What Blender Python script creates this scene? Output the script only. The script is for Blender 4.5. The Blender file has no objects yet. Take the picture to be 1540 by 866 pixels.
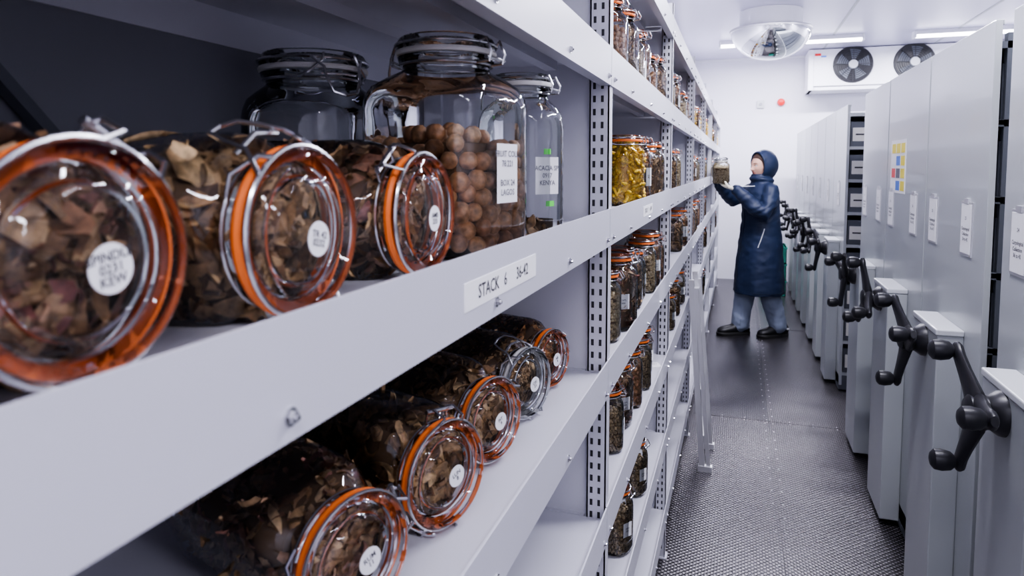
import bpy, math, random
from math import sin, cos, pi, radians, sqrt
from mathutils import Vector, Matrix, Quaternion, noise
from mathutils.bvhtree import BVHTree

random.seed(7)
scene = bpy.context.scene
COL = scene.collection
try: scene.view_settings.look = 'AgX - Medium High Contrast'
except Exception as ex: print(ex)

# ------------------------------------------------------------------ materials
def new_mat(name):
    m = bpy.data.materials.new(name); m.use_nodes = True
    nt = m.node_tree
    for n in list(nt.nodes): nt.nodes.remove(n)
    out = nt.nodes.new('ShaderNodeOutputMaterial')
    return m, nt, out

def N(nt, t, **kw):
    n = nt.nodes.new(t)
    for k, v in kw.items():
        if k in n.inputs: n.inputs[k].default_value = v
        else: setattr(n, k, v)
    return n

def c4(c): return (c[0], c[1], c[2], 1)

def simple(name, col, rough=0.5, metal=0.0, var=0.06, nscale=6.0, bump=0.0, bscale=200.0, coat=0.0, spec=0.5):
    m, nt, out = new_mat(name)
    b = N(nt, 'ShaderNodeBsdfPrincipled')
    b.inputs['Roughness'].default_value = rough
    b.inputs['Metallic'].default_value = metal
    b.inputs['Coat Weight'].default_value = coat
    b.inputs['Specular IOR Level'].default_value = spec
    tc = N(nt, 'ShaderNodeTexCoord')
    nz = N(nt, 'ShaderNodeTexNoise'); nz.inputs['Scale'].default_value = nscale; nz.inputs['Detail'].default_value = 3
    nt.links.new(tc.outputs['Object'], nz.inputs['Vector'])
    mx = N(nt, 'ShaderNodeMix', data_type='RGBA')
    mx.inputs['A'].default_value = c4([x*(1-var) for x in col]); mx.inputs['B'].default_value = c4([min(1, x*(1+var)) for x in col])
    nt.links.new(nz.outputs['Fac'], mx.inputs['Factor'])
    nt.links.new(mx.outputs['Result'], b.inputs['Base Color'])
    if bump > 0:
        n2 = N(nt, 'ShaderNodeTexNoise'); n2.inputs['Scale'].default_value = bscale; n2.inputs['Detail'].default_value = 2
        nt.links.new(tc.outputs['Object'], n2.inputs['Vector'])
        bp = N(nt, 'ShaderNodeBump'); bp.inputs['Strength'].default_value = bump; bp.inputs['Distance'].default_value = 0.002
        nt.links.new(n2.outputs['Fac'], bp.inputs['Height']); nt.links.new(bp.outputs['Normal'], b.inputs['Normal'])
    nt.links.new(b.outputs['BSDF'], out.inputs['Surface'])
    return m

def island(name, cols, rough=0.6, bscale=140.0, bump=0.6, gain=1.0):
    """colour varies per loose piece"""
    m, nt, out = new_mat(name)
    b = N(nt, 'ShaderNodeBsdfPrincipled'); b.inputs['Roughness'].default_value = rough
    g = N(nt, 'ShaderNodeNewGeometry')
    r = N(nt, 'ShaderNodeValToRGB'); r.color_ramp.interpolation = 'LINEAR'
    els = r.color_ramp.elements
    while len(els) < len(cols): els.new(0.5)
    for i, c in enumerate(cols):
        els[i].position = i/(len(cols)-1); els[i].color = c4([min(.95, x*gain) for x in c])
    nt.links.new(g.outputs['Random Per Island'], r.inputs['Fac'])
    tc = N(nt, 'ShaderNodeTexCoord')
    n2 = N(nt, 'ShaderNodeTexNoise'); n2.inputs['Scale'].default_value = bscale; n2.inputs['Detail'].default_value = 4
    nt.links.new(tc.outputs['Object'], n2.inputs['Vector'])
    mr = N(nt, 'ShaderNodeMapRange'); mr.inputs['From Min'].default_value = .3; mr.inputs['From Max'].default_value = .7; mr.inputs['To Min'].default_value = .42; mr.inputs['To Max'].default_value = 1.15
    nt.links.new(n2.outputs['Fac'], mr.inputs['Value'])
    mul = N(nt, 'ShaderNodeMix', data_type='RGBA', blend_type='MULTIPLY'); mul.inputs['Factor'].default_value = 1
    nt.links.new(r.outputs['Color'], mul.inputs['A']); nt.links.new(mr.outputs['Result'], mul.inputs['B'])
    nt.links.new(mul.outputs['Result'], b.inputs['Base Color'])
    bp = N(nt, 'ShaderNodeBump'); bp.inputs['Strength'].default_value = bump; bp.inputs['Distance'].default_value = 0.003
    nt.links.new(n2.outputs['Fac'], bp.inputs['Height']); nt.links.new(bp.outputs['Normal'], b.inputs['Normal'])
    nt.links.new(b.outputs['BSDF'], out.inputs['Surface'])
    return m

def glass(name, tint=(0.975, 0.985, 0.99), edge=(0.70, 0.75, 0.78), rough=0.02, k=1.1):
    m, nt, out = new_mat(name)
    lw = N(nt, 'ShaderNodeLayerWeight'); lw.inputs['Blend'].default_value = 0.5
    ramp = N(nt, 'ShaderNodeValToRGB')
    e = ramp.color_ramp.elements
    e[0].position = 0.55; e[0].color = c4(tint); e[1].position = 0.99; e[1].color = c4(edge)
    nt.links.new(lw.outputs['Facing'], ramp.inputs['Fac'])
    tr = N(nt, 'ShaderNodeBsdfTransparent'); nt.links.new(ramp.outputs['Color'], tr.inputs['Color'])
    gl = N(nt, 'ShaderNodeBsdfGlossy'); gl.inputs['Roughness'].default_value = rough; gl.inputs['Color'].default_value = (0.97, 0.98, 1, 1)
    tc = N(nt, 'ShaderNodeTexCoord'); nz = N(nt, 'ShaderNodeTexNoise'); nz.inputs['Scale'].default_value = 18
    nt.links.new(tc.outputs['Object'], nz.inputs['Vector'])
    bp = N(nt, 'ShaderNodeBump'); bp.inputs['Strength'].default_value = 0.35; bp.inputs['Distance'].default_value = 0.004
    nt.links.new(nz.outputs['Fac'], bp.inputs['Height']); nt.links.new(bp.outputs['Normal'], gl.inputs['Normal'])
    fr = N(nt, 'ShaderNodeFresnel'); fr.inputs['IOR'].default_value = 1.5
    mul = N(nt, 'ShaderNodeMath', operation='MULTIPLY'); mul.inputs[1].default_value = k; mul.use_clamp = True
    nt.links.new(fr.outputs['Fac'], mul.inputs[0])
    mx = N(nt, 'ShaderNodeMixShader')
    nt.links.new(mul.outputs[0], mx.inputs['Fac']); nt.links.new(tr.outputs[0], mx.inputs[1]); nt.links.new(gl.outputs[0], mx.inputs[2])
    nt.links.new(mx.outputs[0], out.inputs['Surface'])
    return m

def emis(name, col, s):
    m, nt, out = new_mat(name)
    e = N(nt, 'ShaderNodeEmission'); e.inputs['Color'].default_value = c4(col); e.inputs['Strength'].default_value = s
    nt.links.new(e.outputs[0], out.inputs['Surface']); return m

def floor_mat(name='studded_floor_plate', a=(0.25, 0.235, 0.25), b_=(0.040, 0.036, 0.042), sc=62, rough=.27):
    m, nt, out = new_mat(name)
    b = N(nt, 'ShaderNodeBsdfPrincipled')
    tc = N(nt, 'ShaderNodeTexCoord')
    mp = N(nt, 'ShaderNodeMapping'); mp.inputs['Scale'].default_value = (sc,)*3
    mp.inputs['Rotation'].default_value = (0, 0, radians(45))
    nt.links.new(tc.outputs['Object'], mp.inputs['Vector'])
    v = N(nt, 'ShaderNodeTexVoronoi'); v.voronoi_dimensions = '2D'; v.inputs['Scale'].default_value = 1; v.inputs['Randomness'].default_value = 0
    nt.links.new(mp.outputs['Vector'], v.inputs['Vector'])
    r = N(nt, 'ShaderNodeValToRGB'); e = r.color_ramp.elements
    e[0].position = 0.22; e[0].color = c4(a); e[1].position = 0.42; e[1].color = c4(b_)
    nt.links.new(v.outputs['Distance'], r.inputs['Fac'])
    nz = N(nt, 'ShaderNodeTexNoise'); nz.inputs['Scale'].default_value = 1.7; nz.inputs['Detail'].default_value = 4
    nt.links.new(tc.outputs['Object'], nz.inputs['Vector'])
    mx = N(nt, 'ShaderNodeMix', data_type='RGBA', blend_type='MULTIPLY'); mx.inputs['Factor'].default_value = 0.4
    nt.links.new(r.outputs['Color'], mx.inputs['A']); nt.links.new(nz.outputs['Fac'], mx.inputs['B'])
    nt.links.new(mx.outputs['Result'], b.inputs['Base Color'])
    b.inputs['Roughness'].default_value = rough; b.inputs['Metallic'].default_value = 0.5
    bp = N(nt, 'ShaderNodeBump'); bp.invert = True; bp.inputs['Strength'].default_value = 0.9; bp.inputs['Distance'].default_value = 0.0025
    nt.links.new(v.outputs['Distance'], bp.inputs['Height']); nt.links.new(bp.outputs['Normal'], b.inputs['Normal'])
    nt.links.new(b.outputs[0], out.inputs['Surface']); return m

M_wall = simple('cold_room_wall_white', (0.82, 0.81, 0.88), 0.35, var=0.02)
M_ceil = simple('ceiling_white', (0.66, 0.64, 0.78), 0.3, var=0.02)
M_floor = floor_mat()
M_floor2 = floor_mat('inset_floor_plate', (.13, .12, .135), (.03, .028, .034))
M_trim = simple('trim_grey', (0.42, 0.43, 0.47), 0.4)
M_shelf = simple('shelf_powder_coat', (0.60, 0.60, 0.665), 0.36, var=0.03, bump=0.05, bscale=500)
M_backshade = simple('shelf_back_shade', (0.20, 0.205, 0.24), 0.5)  # dark tone stands in for the shade behind the shelves
M_dark = simple('slot_dark', (0.02, 0.02, 0.025), 0.7)
M_steel = simple('wire_steel', (0.66, 0.66, 0.68), 0.22, metal=1.0)
M_alu = simple('aluminium', (0.72, 0.72, 0.74), 0.35, metal=0.8)
M_rivet = simple('rivet_steel', (0.35, 0.35, 0.38), 0.35, metal=0.8)
M_seal = simple('orange_rubber_seal', (1.0, 0.22, 0.04), 0.42, var=0.08)
M_sealw = simple('white_rubber_seal', (0.75, 0.74, 0.72), 0.45)
M_paper = simple('label_paper', (0.88, 0.88, 0.89), 0.7, var=0.02)
M_ink = simple('label_ink', (0.05, 0.05, 0.06), 0.7)
M_inkg = simple('label_fine_print', (0.16, 0.16, 0.19), 0.7)
M_green = simple('green_tag', (0.15, 0.85, 0.12), 0.6)
M_glass = glass('jar_glass')
M_lidglass = glass('lid_glass', tint=(0.97, 0.98, 0.985), edge=(0.72, 0.76, 0.78), k=1.0)
M_leaf = island('dried_pods', [(0.20, 0.11, 0.055), (0.52, 0.31, 0.14), (0.78, 0.54, 0.29), (0.32, 0.18, 0.085), (0.64, 0.42, 0.21), (0.12, 0.07, 0.04)])
M_leaf2 = island('dried_purple_pods', [(0.22, 0.12, 0.065), (0.50, 0.30, 0.14), (0.34, 0.13, 0.11), (0.70, 0.48, 0.26), (0.28, 0.16, 0.08), (.55, .35, .18)])
M_seed = island('small_seeds', [(0.16, 0.12, 0.07), (0.42, 0.31, 0.17), (0.60, 0.46, 0.27), (0.26, 0.19, 0.11)])
M_seedl = island('pale_seeds', [(0.50, 0.38, 0.22), (0.75, 0.62, 0.38), (0.62, 0.48, 0.28), (0.82, 0.72, 0.50)])
M_nut = island('round_nuts', [(0.42, 0.20, 0.09), (0.62, 0.35, 0.18), (0.48, 0.25, 0.12), (0.68, 0.42, 0.23)], rough=0.45, bscale=110, bump=0.6)
M_yel = island('yellow_roots', [(0.85, 0.50, 0.03), (0.95, 0.68, 0.06), (0.75, 0.42, 0.04)], rough=0.5)
M_red = island('orange_pods', [(0.60, 0.24, 0.09), (0.80, 0.45, 0.18), (0.40, 0.18, 0.09), (0.85, 0.62, 0.38)])
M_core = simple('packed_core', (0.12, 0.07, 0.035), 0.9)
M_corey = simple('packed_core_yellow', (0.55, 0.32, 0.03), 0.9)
M_cab = simple('cabinet_panel_grey', (0.45, 0.475, 0.485), 0.28, var=0.02, coat=0.15)
M_cab2 = simple('cabinet_housing_light', (0.66, 0.68, 0.70), 0.3, var=0.02, coat=0.1)
M_cabin = simple('dark_grey_interior_shade', (0.10, 0.11, 0.13), 0.6)  # dark grey; inside the racks it paints in the shade of the gaps
M_blk = simple('black_plastic', (0.016, 0.016, 0.02), 0.38, spec=0.5)
M_mirror = simple('dome_mirror', (0.85, 0.86, 0.88), 0.03, metal=1.0, var=0.0)
M_white = simple('white_enamel', (0.85, 0.85, 0.89), 0.3, var=0.01)
M_redp = simple('red_plastic', (0.85, 0.03, 0.03), 0.35)
M_crate = simple('green_crate_plastic', (0.05, 0.36, 0.27), 0.45)
M_yelp = simple('yellow_print', (0.9, 0.75, 0.05), 0.5)
M_bluep = simple('blue_print', (0.08, 0.2, 0.65), 0.5)
M_card = simple('cream_card', (0.75, 0.74, 0.68), 0.7)
M_lamp = emis('lamp_diffuser', (0.90, 0.89, 1.0), 12.0)

# ------------------------------------------------------------------ mesh builder
class MB:
    def __init__(s): s.v = []; s.f = []; s.m = []; s.mats = []
    def mi(s, mat):
        if mat not in s.mats: s.mats.append(mat)
        return s.mats.index(mat)
    def add(s, vs, fs, mat):
        o = len(s.v); k = s.mi(mat)
        s.v.extend([tuple(v) for v in vs])
        for f in fs: s.f.append(tuple(i+o for i in f)); s.m.append(k)
    def box(s, x0, x1, y0, y1, z0, z1, mat):
        if x0 > x1: x0, x1 = x1, x0
        if y0 > y1: y0, y1 = y1, y0
        if z0 > z1: z0, z1 = z1, z0
        v = [(x0,y0,z0),(x1,y0,z0),(x1,y1,z0),(x0,y1,z0),(x0,y0,z1),(x1,y0,z1),(x1,y1,z1),(x0,y1,z1)]
        f = [(0,3,2,1),(4,5,6,7),(0,1,5,4),(1,2,6,5),(2,3,7,6),(3,0,4,7)]
        s.add(v, f, mat)
    def loft(s, rings, mat, cap0=True, cap1=True, closed=False):
        n = len(rings[0]); vs = [p for r in rings for p in r]; fs = []
        R = len(rings)
        for i in range(R-1 if not closed else R):
            a = i*n; b = ((i+1) % R)*n
            for j in range(n):
                k = (j+1) % n
                fs.append((a+j, a+k, b+k, b+j))
        if not closed:
            if cap0: fs.append(tuple(reversed(range(n))))
            if cap1: fs.append(tuple((R-1)*n+j for j in range(n)))
        s.add(vs, fs, mat)
    def tube(s, pts, rad, mat, seg=8, closed=False):
        pts = [Vector(p) for p in pts]; n = len(pts)
        if not isinstance(rad, (list, tuple)): rad = [rad]*n
        rings = []; prev = None
        for i in range(n):
            if closed: t = pts[(i+1) % n]-pts[i-1]
            elif i == 0: t = pts[1]-pts[0]
            elif i == n-1: t = pts[-1]-pts[-2]
            else: t = (pts[i+1]-pts[i]).normalized()+(pts[i]-pts[i-1]).normalized()
            t.normalize()
            if prev is None:
                u = t.orthogonal().normalized()
            else:
                u = prev-t*prev.dot(t)
                u = u.normalized() if u.length > 1e-6 else t.orthogonal().normalized()
            prev = u; w = t.cross(u)
            rings.append([pts[i]+(u*cos(2*pi*j/seg)+w*sin(2*pi*j/seg))*rad[i] for j in range(seg)])
        s.loft(rings, mat, closed=closed)
    def capsule(s, pts, rad, mat, seg=16):
        """tube with rounded ends"""
        pts = [Vector(p) for p in pts]; rad = list(rad)
        d0 = (pts[0]-pts[1]).normalized(); d1 = (pts[-1]-pts[-2]).normalized()
        P = []; Rr = []
        for a in (80, 55, 28):
            P.append(pts[0]+d0*rad[0]*sin(radians(a))); Rr.append(rad[0]*cos(radians(a)))
        P += pts; Rr += rad
        for a in (28, 55, 80):
            P.append(pts[-1]+d1*rad[-1]*sin(radians(a))); Rr.append(rad[-1]*cos(radians(a)))
        s.tube(P, Rr, mat, seg)
    def sphere(s, c, r, mat, seg=16, rings=10, sc=(1,1,1)):
        rr = []
        for i in range(1, rings):
            a = pi*i/rings
            rr.append([(c[0]+r*sc[0]*sin(a)*cos(2*pi*j/seg), c[1]+r*sc[1]*sin(a)*sin(2*pi*j/seg), c[2]-r*sc[2]*cos(a)) for j in range(seg)])
        s.loft(rr, mat)
    def obj(s, name, parent=None, smooth=35, mesh_only=False):
        me = bpy.data.meshes.new(name); me.from_pydata(s.v, [], s.f)
        for m in s.mats: me.materials.append(m)
        me.polygons.foreach_set('material_index', s.m)
        if smooth:
            me.polygons.foreach_set('use_smooth', [True]*len(me.polygons))
            me.set_sharp_from_angle(angle=radians(smooth))
        me.update()
        if mesh_only: return me
        o = bpy.data.objects.new(name, me); COL.objects.link(o)
        if parent: o.parent = parent
        return o

def empty(name, loc=(0,0,0), rotz=0):
    e = bpy.data.objects.new(name, None); COL.objects.link(e); e.location = loc; e.rotation_euler = (0,0,rotz); e.empty_display_size = 0.1
    return e

def bevel(o, w=0.003, seg=2):
    b = o.modifiers.new('bevel', 'BEVEL'); b.width = w; b.segments = seg; b.limit_method = 'ANGLE'; b.angle_limit = radians(40)

_tc = {}
def text_geo(body, size, line=1.0):
    key = (body, size, line)
    if key in _tc: return _tc[key]
    cu = bpy.data.curves.new('t', 'FONT'); cu.body = body; cu.size = size; cu.align_x = 'CENTER'; cu.align_y = 'CENTER'; cu.resolution_u = 2; cu.space_line = line; cu.offset = size*.012
    o = bpy.data.objects.new('t', cu); COL.objects.link(o)
    dg = bpy.context.evaluated_depsgraph_get(); me = bpy.data.meshes.new_from_object(o.evaluated_get(dg))
    r = ([v.co.copy() for v in me.vertices], [tuple(p.vertices) for p in me.polygons])
    bpy.data.objects.remove(o); bpy.data.curves.remove(cu); bpy.data.meshes.remove(me)
    _tc[key] = r; return r
def put_text(mb, body, size, origin, right, up, mat=None, line=1.0):
    vs, fs = text_geo(body, size, line); o = Vector(origin); r = Vector(right); u = Vector(up)
    mb.add([o+r*v.x+u*v.y for v in vs], fs, mat or M_ink)

# ------------------------------------------------------------------ room
CAMZ = 1.55
XL, XR, YF, YB, H = -0.67, 3.4, -2.2, 9.82, 3.0
def slab(name, dims, mat):
    mb = MB(); mb.box(*dims, mat); return mb.obj(name, smooth=0)
fl = slab('floor', (XL-0.1, XR+0.1, YF-0.1, YB+0.1, -0.1, 0.0), M_floor)
slab('ceiling', (XL-0.1, XR+0.1, YF-0.1, YB+0.1, H, H+0.1), M_ceil)
slab('wall_left', (XL-0.1, XL, YF, YB, 0, H), M_wall)
slab('wall_right', (XR, XR+0.1, YF, YB, 0, H), M_wall)
slab('wall_back', (XL-0.1, XR+0.1, YB, YB+0.1, 0, H), M_wall)
slab('wall_front', (XL-0.1, XR+0.1, YF-0.1, YF, 0, H), M_wall)
mb = MB()
for x in (0.95, 2.15): mb.box(x-0.012, x+0.012, YF, YB, H-0.004, H, M_trim)
mb.box(XL, XR, YB-0.02, YB, H-0.03, H, M_white); mb.box(XL, XL+0.02, YF, YB, H-0.03, H, M_trim)
mb.obj('trim_1', smooth=0)
mb = MB()
SX = 0.20
mb.box(SX-0.0012, SX+0.0012, YF, YB, 0, 0.0008, M_dark)
mb.box(-0.24, SX-.002, 4.35, 6.9, 0, 0.0012, M_floor2)
for yy in (1.15, 4.35, 6.9):
    mb.box(-0.24, 0.60, yy-0.0012, yy+0.0012, 0, 0.0014, M_dark)
y = 0.8
while y < 8:
    for dx in (-0.022, 0.022):
        mb.sphere((SX+dx, y, 0.001), 0.0045, M_rivet, 8, 6, (1, 1, 0.5))
    y += 0.13
for yy in (4.33, 4.37):
    x = -.2
    while x < .6: mb.sphere((x, yy, .001), .0045, M_rivet, 8, 6, (1, 1, .5)); x += .13
mb.obj('trim_2')

# ------------------------------------------------------------------ left shelving
FX = -0.245; BX = -0.655
LV = [0.225, 0.535, 0.845, 1.155, 1.465, 1.785, 2.105]
SURF = {i: LV[i]-0.025 for i in range(7)}
POSTS = [0.06+1.3*i for i in range(8)]
mb = MB(); mb2 = MB()
for bi, P in enumerate(POSTS):
    ytop = 2.16
    mb.box(FX-0.044, FX-0.004, P, P+0.003, 0, ytop, M_shelf)
    mb.box(FX-0.007, FX-0.004, P, P+0.035, 0, ytop, M_shelf)
    mb.box(FX-0.044, FX-0.041, P, P+0.012, 0, ytop, M_shelf)
    mb.box(BX, BX+0.04, P, P+0.03, 0, ytop, M_shelf)
    mb.box(FX-0.05, FX+0.004, P-0.006, P+0.04, 0, 0.006, M_shelf)
    mb.box(BX+0.04, FX-0.044, P+0.012, P+0.015, 0.02, ytop-0.02, M_shelf)
    if 0 < bi < 5:
        z = 0.04
        while z < ytop-0.02:
            for x in (FX-0.034, FX-0.018):
                mb2.box(x-0.0028, x+0.0028, P-0.0006, P, z, z+0.013, M_dark)
            z += 0.026
for bi in range(len(POSTS)-1):
    y0 = POSTS[bi]+0.002; y1 = POSTS[bi+1]-0.002
    for li, t in enumerate(LV):
        mb.box(FX-0.003, FX, y0, y1, t-0.075, t, M_shelf)
        mb.box(FX-0.022, FX-0.003, y0, y1, t-0.075, t-0.073, M_shelf)
        mb.box(BX+0.003, FX-0.003, y0+0.045, y1, t-0.028, t-0.025, M_shelf)
        mb.box(BX+0.003, FX-0.05, y0, y0+0.046, t-0.028, t-0.025, M_shelf)
        mb.box(BX, BX+0.003, y0, y1, t-0.075, t+0.0, M_shelf)
        for fx in (-0.36, -0.5):
            mb.box(fx-0.012, fx+0.012, y0+0.03, y1-0.03, t-0.045, t-0.028, M_shelf)
        if bi < 4:
            for yy in (y0+.265, y0+.62, y0+.95, y1-.03, y0+.03):
                zz = t-0.060
                mb.tube([(FX, yy, zz), (FX+0.0015, yy, zz)], 0.0058, M_steel, 14)
                mb.tube([(FX+0.0015, yy, zz), (FX+0.0045, yy, zz)], [0.0042, 0.0036], M_steel, 6)
                mb.tube([(FX+0.0045, yy, zz), (FX+0.0065, yy, zz)], [0.0022, 0.0018], M_steel, 8)
    mb.box(BX-0.003, BX, y0, y1, 0.05, 2.10, M_backshade)  # added dark sheet, shade behind the open shelf put into its colour
for z0, z1 in ((1.90, 1.20), (1.2, 0.5)):
    mb.tube([(BX+0.012, 0.20, z0), (BX+0.012, 0.85, z1)], 0.009, M_cabin, 4)
sh = mb.obj('storage_shelving', smooth=30)
mb2.obj('post_slots', parent=sh, smooth=0)

lb = MB(); lb.box(FX, FX+0.0008, 0.592, 0.83, LV[4]-0.054, LV[4]-0.026, M_paper)
put_text(lb, 'STACK   6      36-42', 0.020, (FX+0.0011, 0.711, LV[4]-0.0400), (0, 1.0, 0), (0, 0, 1))
lab = lb.obj('stack_label', smooth=0)
lb = MB(); lb.box(FX, FX+0.0008, 1.86, 2.06, LV[4]-0.052, LV[4]-0.024, M_paper)
put_text(lb, 'STACK   7      43-49', 0.018, (FX+0.0011, 1.96, LV[4]-0.038), (0, 1, 0), (0, 0, 1))
lb.obj('stack_label', smooth=0)

# ------------------------------------------------------------------ jars
def sq_r(a, s):
    n = 2+3.2*s
    return 1.0/((abs(cos(a))**n+abs(sin(a))**n)**(1/n))
def ring(z, r, s, seg): return [(r*sq_r(2*pi*j/seg, s)*cos(2*pi*j/seg), r*sq_r(2*pi*j/seg, s)*sin(2*pi*j/seg), z) for j in range(seg)]

def leaf_piece(mb, p, M, L, W, mat, rnd):
    """curled seed-pod valve with an irregular outline"""
    vs = []; n = 6; cu = rnd.uniform(0.25, 0.9); tw = rnd.uniform(-0.9, 0.9); be = rnd.uniform(.1, .7)
    ex = rnd.uniform(.45, 1.1)
    for i in range(n+1):
        t = i/n; w = W*sin(pi*min(max(t, 0.05), 0.95))**ex*rnd.uniform(.78, 1.15)
        for j in (-1, -0.5, 0, 0.5, 1):
            x = (t-0.5)*L+rnd.uniform(-.03, .03)*L; y = j*w*0.5; z = abs(j)**1.6*w*cu + be*L*((t-0.5)**2)*2
            a = tw*(t-.5)*2
            y, z = y*cos(a)-z*sin(a), y*sin(a)+z*cos(a)
            vs.append(p+M@Vector((x, y, z-W*.2)))
    fs = [(i*5+j, i*5+j+1, (i+1)*5+j+1, (i+1)*5+j) for i in range(n) for j in range(4)]
    mb.add(vs, fs, mat)
def chip_piece(mb, p, M, L, mat, rnd):
    """thin broken shell chip with thickness"""
    n = rnd.choice((5, 6, 7)); a0 = rnd.uniform(0, 6); pts = []
    for k in range(n):
        a = a0+2*pi*k/n+rnd.uniform(-.25, .25); r = L*.5*rnd.uniform(.55, 1.0)
        pts.append((r*cos(a), r*sin(a)*.75))
    th = L*.06; cv = rnd.uniform(.3, 1.2)/L
    vs = [p+M@Vector((x, y, cv*(x*x+y*y)+th)) for x, y in pts]+[p+M@Vector((x*.96, y*.96, cv*(x*x+y*y)-th)) for x, y in pts]+[p+M@Vector((0, 0, th)), p+M@Vector((0, 0, -th))]
    fs = [(k, (k+1) % n, 2*n) for k in range(n)]+[(n+(k+1) % n, n+k, 2*n+1) for k in range(n)]+[(k, n+k, n+(k+1) % n, (k+1) % n) for k in range(n)]
    mb.add(vs, fs, mat)
def ball_piece(mb, p, r, mat, rnd, seg=10, rings=7):
    sc = (rnd.uniform(.88, 1.05), rnd.uniform(.88, 1.05), rnd.uniform(.88, 1.1))
    mb.sphere(p, r, mat, seg, rings, sc)
def stick_piece(mb, p, M, L, r, mat, rnd):
    pts = [p+M@Vector(((t-.5)*L, 0.12*L*sin(t*3), 0)) for t in (0, .1, .35, .6, .9, 1)]
    mb.tube(pts, [r*.4, r*.9, r*1.1, r*.85, r, r*.4], mat, 7)
def rand_rot(rnd):
    return Quaternion((rnd.gauss(0,1), rnd.gauss(0,1), rnd.gauss(0,1), rnd.gauss(0,1))).normalized().to_matrix()

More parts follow.
